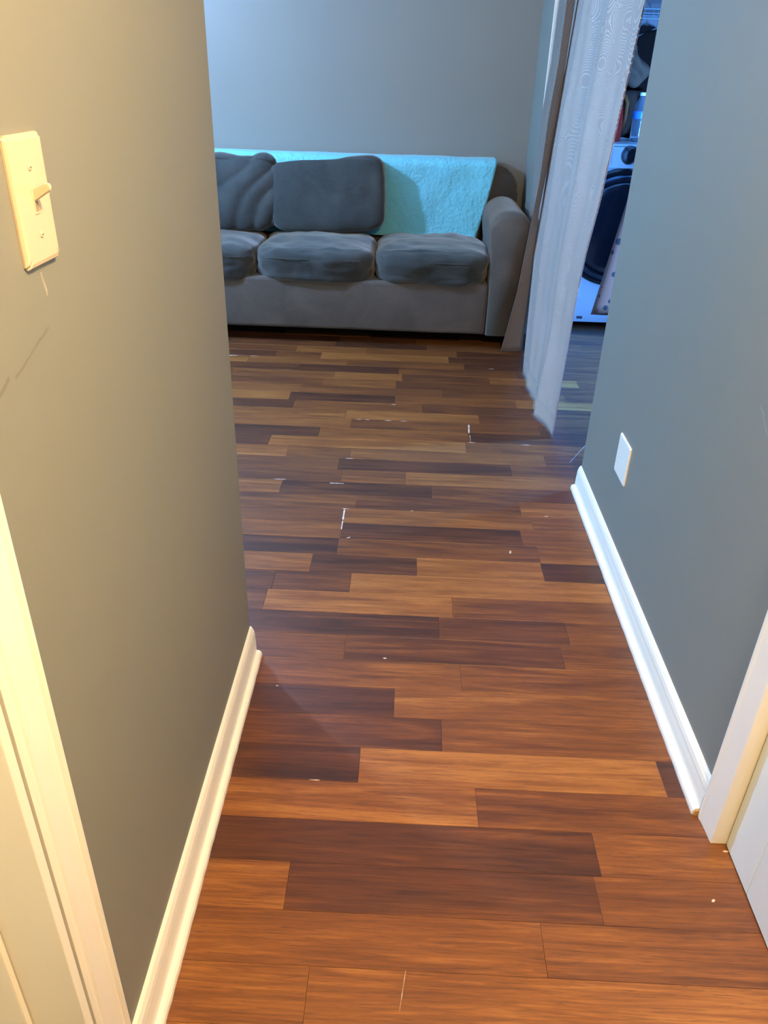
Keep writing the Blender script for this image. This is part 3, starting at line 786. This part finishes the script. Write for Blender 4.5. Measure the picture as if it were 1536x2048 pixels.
# ---------------------------------------------------------------- washing machine
WX0, WX1, WYF, WYB, WZ = .900, 1.587, 4.876, 5.56, 1.045
DC = (1.243, .591)
wm = thing('washing_machine', 'white front loading washing machine with round dark door in the laundry', 'washing machine', ((WX0 + WX1) / 2, 5.2, 0))
bm = bx(B(), (WX0, WYF, .030), (WX1, WYB, WZ - .012), .012, 3)
obj('cabinet', bm, APPL, wm, origin=(1.24, 5.2, .5))
obj('lid', bx(B(), (WX0 - .002, WYF - .006, WZ - .0115), (WX1 + .002, WYB, WZ), .005, 3), APPL, wm, origin=(1.24, 5.2, 1.04))
cp = obj('control_panel', bx(B(), (WX0 + .004, WYF - .014, WZ - .125), (WX1 - .004, WYF - .0005, WZ - .014), .005, 3), APPL, wm, origin=(1.24, WYF, .97))
dw = obj('detergent_drawer', bx(B(), (WX0 + .010, WYF - .0175, WZ - .112), (1.135, WYF - .0142, WZ - .026), .003), APPL, wm, origin=(1.0, WYF, .97))
kn = obj('dial', lathe(B(), [(.050, 0), (.050, .006), (.047, .009), (.047, .010), (.041, .010), (.040, .030), (.037, .036), (.008, .038)], (1.232, WYF - .0142, .991), 'y', 40), [CHROME, BLACKG], wm, smooth=False, origin=(1.232, WYF, .991))
for p in kn.data.polygons:
    if p.center.y < -.0230 : p.material_index = 1
    p.use_smooth = True
for k in range(5):
    obj('button', lathe(B(), [(.008, 0), (.008, .003), (.002, .004)], (1.34 + .04 * k, WYF - .0142, .965), 'y', 16), GREYP, wm, origin=(1.34 + .04 * k, WYF, .965))
obj('display', bx(B(), (1.33, WYF - .0160, .985), (1.50, WYF - .0142, 1.015), .001), BLACKG, wm, origin=(1.4, WYF, 1.0))
# door: outer dark ring, chrome band, domed glass
dd = obj('door', lathe(B(), [(.333, 0), (.333, .010), (.326, .022), (.312, .028), (.300, .026), (.296, .020), (.200, .018)], (DC[0], WYF - .0003, DC[1]), 'y', 96), BLACKG, wm, smooth=True, origin=(DC[0], WYF, DC[1]))
obj('door_trim_ring', lathe(B(), [(.300, .0255), (.301, .031), (.290, .044), (.270, .050), (.262, .048), (.262, .030)], (DC[0], WYF, DC[1]), 'y', 96), simple('smoked_chrome', (.10, .14, .20), .16, .9), dd, smooth=True, origin=(DC[0], WYF, DC[1]))
obj('door_glass', lathe(B(), [(.2625, .030), (.262, .046), (.245, .056), (.215, .064), (.17, .071), (.12, .076), (.06, .079), (.004, .080)], (DC[0], WYF, DC[1]), 'y', 96), DOORGLASS, dd, smooth=True, origin=(DC[0], WYF, DC[1]))
obj('door_handle', bx(B(), (DC[0] + .275, WYF - .040, DC[1] - .06), (DC[0] + .31, WYF - .0275, DC[1] + .06), .005, 3), CHROME, dd, origin=(DC[0] + .29, WYF, DC[1]))
for fx in (WX0 + .06, WX1 - .06):
    for fy in (WYF + .06, WYB - .06):
        obj('foot', lathe(B(), [(.024, 0), (.024, .012), (.012, .016), (.012, .032)], (fx, fy, 0), 'z', 16), BLACKM, wm, origin=(fx, fy, 0))
obj('toe_panel', bx(B(), (WX0 + .003, WYF - .003, .031), (WX1 - .003, WYF, .180), .001), APPL, wm, origin=(1.24, WYF, .1))
obj('badge', bx(B(), (1.076, WYF - .0042, .050), (1.112, WYF - .0031, .066), .0004), GREYP, wm, origin=(1.09, WYF, .058))

# ---------------------------------------------------------------- things on the washer
def R_(pts): return pts
WT = WZ + .0008
wb = thing('water_bottle', 'clear ribbed water bottle with blue label standing on the washer', 'bottle', (1.312, 5.10, WT))
pr = [(.030, 0), (.034, .006), (.0355, .02)]
for i in range(10): pr += [(.0355, .024 + i * .009), (.0335, .0285 + i * .009)]
pr += [(.036, .118), (.036, .160), (.034, .172), (.028, .195), (.018, .215), (.0135, .225), (.0135, .238)]
obj('bottle_body', lathe(B(), pr, (1.312, 5.10, WT), 'z', 32), CLEAR, wb, smooth=True, origin=(1.312, 5.10, WT))
obj('bottle_label', lathe(B(), [(.0364, .120), (.0368, .121), (.0368, .158), (.0364, .159)], (1.312, 5.10, WT), 'z', 32), BLUEL, wb, smooth=True, origin=(1.312, 5.1, WT))
obj('bottle_cap', lathe(B(), [(.015, .2385), (.0155, .240), (.0155, .252), (.013, .255)], (1.312, 5.10, WT), 'z', 24), PLASTICW, wb, smooth=True, origin=(1.312, 5.1, WT))
jg = thing('detergent_jug', 'red laundry detergent jug with yellow stripe behind the curtain edge', 'jug', (1.12, 5.10, WT))
bm = B(); rings = []
sec = [(0, .092, .052), (.006, .097, .056), (.05, .097, .058), (.12, .094, .056), (.17, .088, .052), (.21, .078, .045), (.235, .055, .034), (.25, .028, .026), (.262, .026, .026)]
for h, a, b_ in sec:
    rings.append([bm.verts.new((1.122 + (a * math.copysign(abs(math.cos(t)) ** .6, math.cos(t))), 5.10 + (b_ * math.copysign(abs(math.sin(t)) ** .6, math.sin(t))), WT + h)) for t in [2 * math.pi * k / 32 for k in range(32)]])
for a, b_ in zip(rings, rings[1:]):
    for k in range(32): bm.faces.new((a[k], a[(k + 1) % 32], b_[(k + 1) % 32], b_[k]))
bm.faces.new(rings[0][::-1]); bm.faces.new(rings[-1])
obj('jug_body', bm, REDP, jg, smooth=True, origin=(1.12, 5.1, WT))
obj('jug_handle', tube(B(), [(1.185, 5.10, WT + .235), (1.215, 5.10, WT + .232), (1.232, 5.10, WT + .20), (1.232, 5.10, WT + .12), (1.222, 5.10, WT + .06), (1.205, 5.10, WT + .045)], .012, 12), YELP, jg, smooth=True, origin=(1.2, 5.1, WT))
obj('jug_cap', lathe(B(), [(.031, .2625), (.032, .264), (.032, .295), (.028, .30)], (1.122, 5.10, WT), 'z', 24), YELP, jg, smooth=True, origin=(1.12, 5.1, WT))
jg2 = thing('bottle', 'small bottle with red cap beside the water bottle', 'bottle', (1.392, 5.16, WT))
obj('bottle_body', lathe(B(), [(.033, 0), (.035, .01), (.035, .15), (.024, .18), (.014, .19)], (1.392, 5.16, WT), 'z', 24), simple('green_plastic', (.08, .30, .10), .4), jg2, smooth=True, origin=(1.392, 5.16, WT))
obj('bottle_cap', lathe(B(), [(.024, .1905), (.026, .192), (.026, .222), (.022, .226)], (1.392, 5.16, WT), 'z', 24), REDP, jg2, smooth=True, origin=(1.392, 5.16, WT))
# slumped dark bag behind the bottles
def wrb(d, v, n): return .02 * nzs(v, 9, 3) + .008 * nzs(v, 24, 8)
bm = rbox(B(), (1.30, 5.32, WT + .14), (.36, .18, .25), 16, 3.4, wrb)
lo = min(v.co.z for v in bm.verts); bmesh.ops.translate(bm, verts=bm.verts, vec=(0, 0, WT + .001 - lo))
obj('laundry_bag', bm, simple('dark_grey_cloth', (.030, .013, .008), .95, spec=.1), label='slumped dark grey cloth bag behind the bottles on the washer', cat='bag', smooth=True, origin=(1.30, 5.32, WT))
# pale grey cloth slumped on top of the bag
bm = rbox(B(), (1.27, 5.31, WT + .42), (.13, .12, .24), 16, 2.6, lambda d, v, n: .035 * nzs(v, 10, 14) + .012 * math.sin(v.x * 60 + v.z * 30))
tilt(bm, (1.27, 5.31, WT + .42), 0, 0, -.5)
lo = min(v.co.z for v in bm.verts); bmesh.ops.translate(bm, verts=bm.verts, vec=(0, 0, WT + .272 - lo))
obj('folded_cloth', bm, GREYCL, label='crumpled grey cloth lying on top of the dark bag', cat='cloth', smooth=True)

# ---------------------------------------------------------------- wire shelf with clothes
SZ, SY = 1.70, 5.18
sh = thing('wire_shelf', 'grey wire shelf on the laundry wall above the washer', 'shelf', (1.6, 5.4, SZ))
for (yy, zz) in ((SY, SZ + .008), (SY, SZ - .038), (5.39, SZ), (5.592, SZ)):
    obj('rail', tube(B(), [(.815, yy, zz), (2.395, yy, zz)], .0035, 8), WIREM, sh, origin=(1.6, yy, zz))
wbm = B()
tube(wbm, [(0, SY, SZ - .038), (0, SY, SZ + .004), (0, SY + .002, SZ + .006), (0, 5.592, SZ + .006)], .0014, 5)
wo = obj('wire', wbm, WIREM, sh, origin=(0, 5.4, SZ))
wo.location.x = .83 - 1.6
nw = 1
for i in range(1, 62):
    c = wo.copy(); C.objects.link(c); c.parent = sh; c.location.x = .83 + .0255 * i - 1.6
for xx in (1.262, 2.0):
    obj('brace', tube(B(), [(xx, SY + .004, SZ - .042), (xx - .01, 5.596, SZ - .36)], .005, 8), WIREM, sh, origin=(xx, 5.4, SZ))
# black garments under the shelf
def garment(name, label, x, y, zt, zb, w0, w1, M, seed, d=.035, zh=None):
    t = thing(name, label, 'garment', (x, y, zt))
    bm = B(); rings = []; nr, nk = 30, 40
    for j_ in range(nr + 1):
        q = j_ / nr; z = zt - (zt - zb) * q
        w = (w0 + (w1 - w0) * q) * (min(1, .25 + q * 5) if q < .15 else 1)
        dd_ = d * (.5 + .6 * q)
        rings.append([bm.verts.new((x + w * math.cos(a) + .004 * math.sin(5 * a), y + dd_ * math.sin(a) * (1 + .35 * math.sin(7 * a + seed) * q), z + .012 * math.sin(3 * a + seed) * q)) for a in [2 * math.pi * k / nk for k in range(nk)]])
    for a, b in zip(rings, rings[1:]):
        for k in range(nk): bm.faces.new((a[k], a[(k + 1) % nk], b[(k + 1) % nk], b[k]))
    bm.faces.new(rings[0][::-1]); bm.faces.new(rings[-1])
    obj('cloth', bm, M, t, smooth=True, origin=(x, y, zt))
    zh = zh or zt + .08
    obj('hanger', tube(B(), [(x - w0 * .8, y, zt - .045), (x, y, zt + .012), (x + w0 * .8, y, zt - .045)], .003, 6), WIREM, t, origin=(x, y, zt))
    obj('hook', tube(B(), [(x, y, zt + .012), (x, y, zh - .03)] + [(x, y + .018 * math.sin(a) , zh - .012 + .018 * -math.cos(a) ) for a in [math.radians(k) for k in range(0, 271, 30)]], .002, 6), WIREM, t, origin=(x, y, zt))
    return t
garment('hanging_jacket', 'black jacket hanging under the wire shelf left of the brace', 1.05, 5.50, 1.62, 1.10, .18, .20, BLACKCL, 1., .025, 1.718)
garment('hanging_jacket', 'black jacket hanging under the wire shelf right of the brace', 1.43, 5.50, 1.62, 1.12, .17, .175, BLACKCL, 3., .025, 1.718)
rod2 = thing('clothes_rod', 'clothes rod spanning the laundry in front of the washer', 'rod', (1.6, 4.55, 1.86))
obj('pole', tube(B(), [(.8105, 4.55, 1.86), (2.3995, 4.55, 1.86)], .012, 12), CHROME, rod2, smooth=True, origin=(1.6, 4.55, 1.86))
g = garment('hanging_dress', 'grey flared dress with dark spots hanging in front of the washer door', 1.43, 4.55, 1.60, .175, .12, .345, SPOT, 2., .05, 1.872)
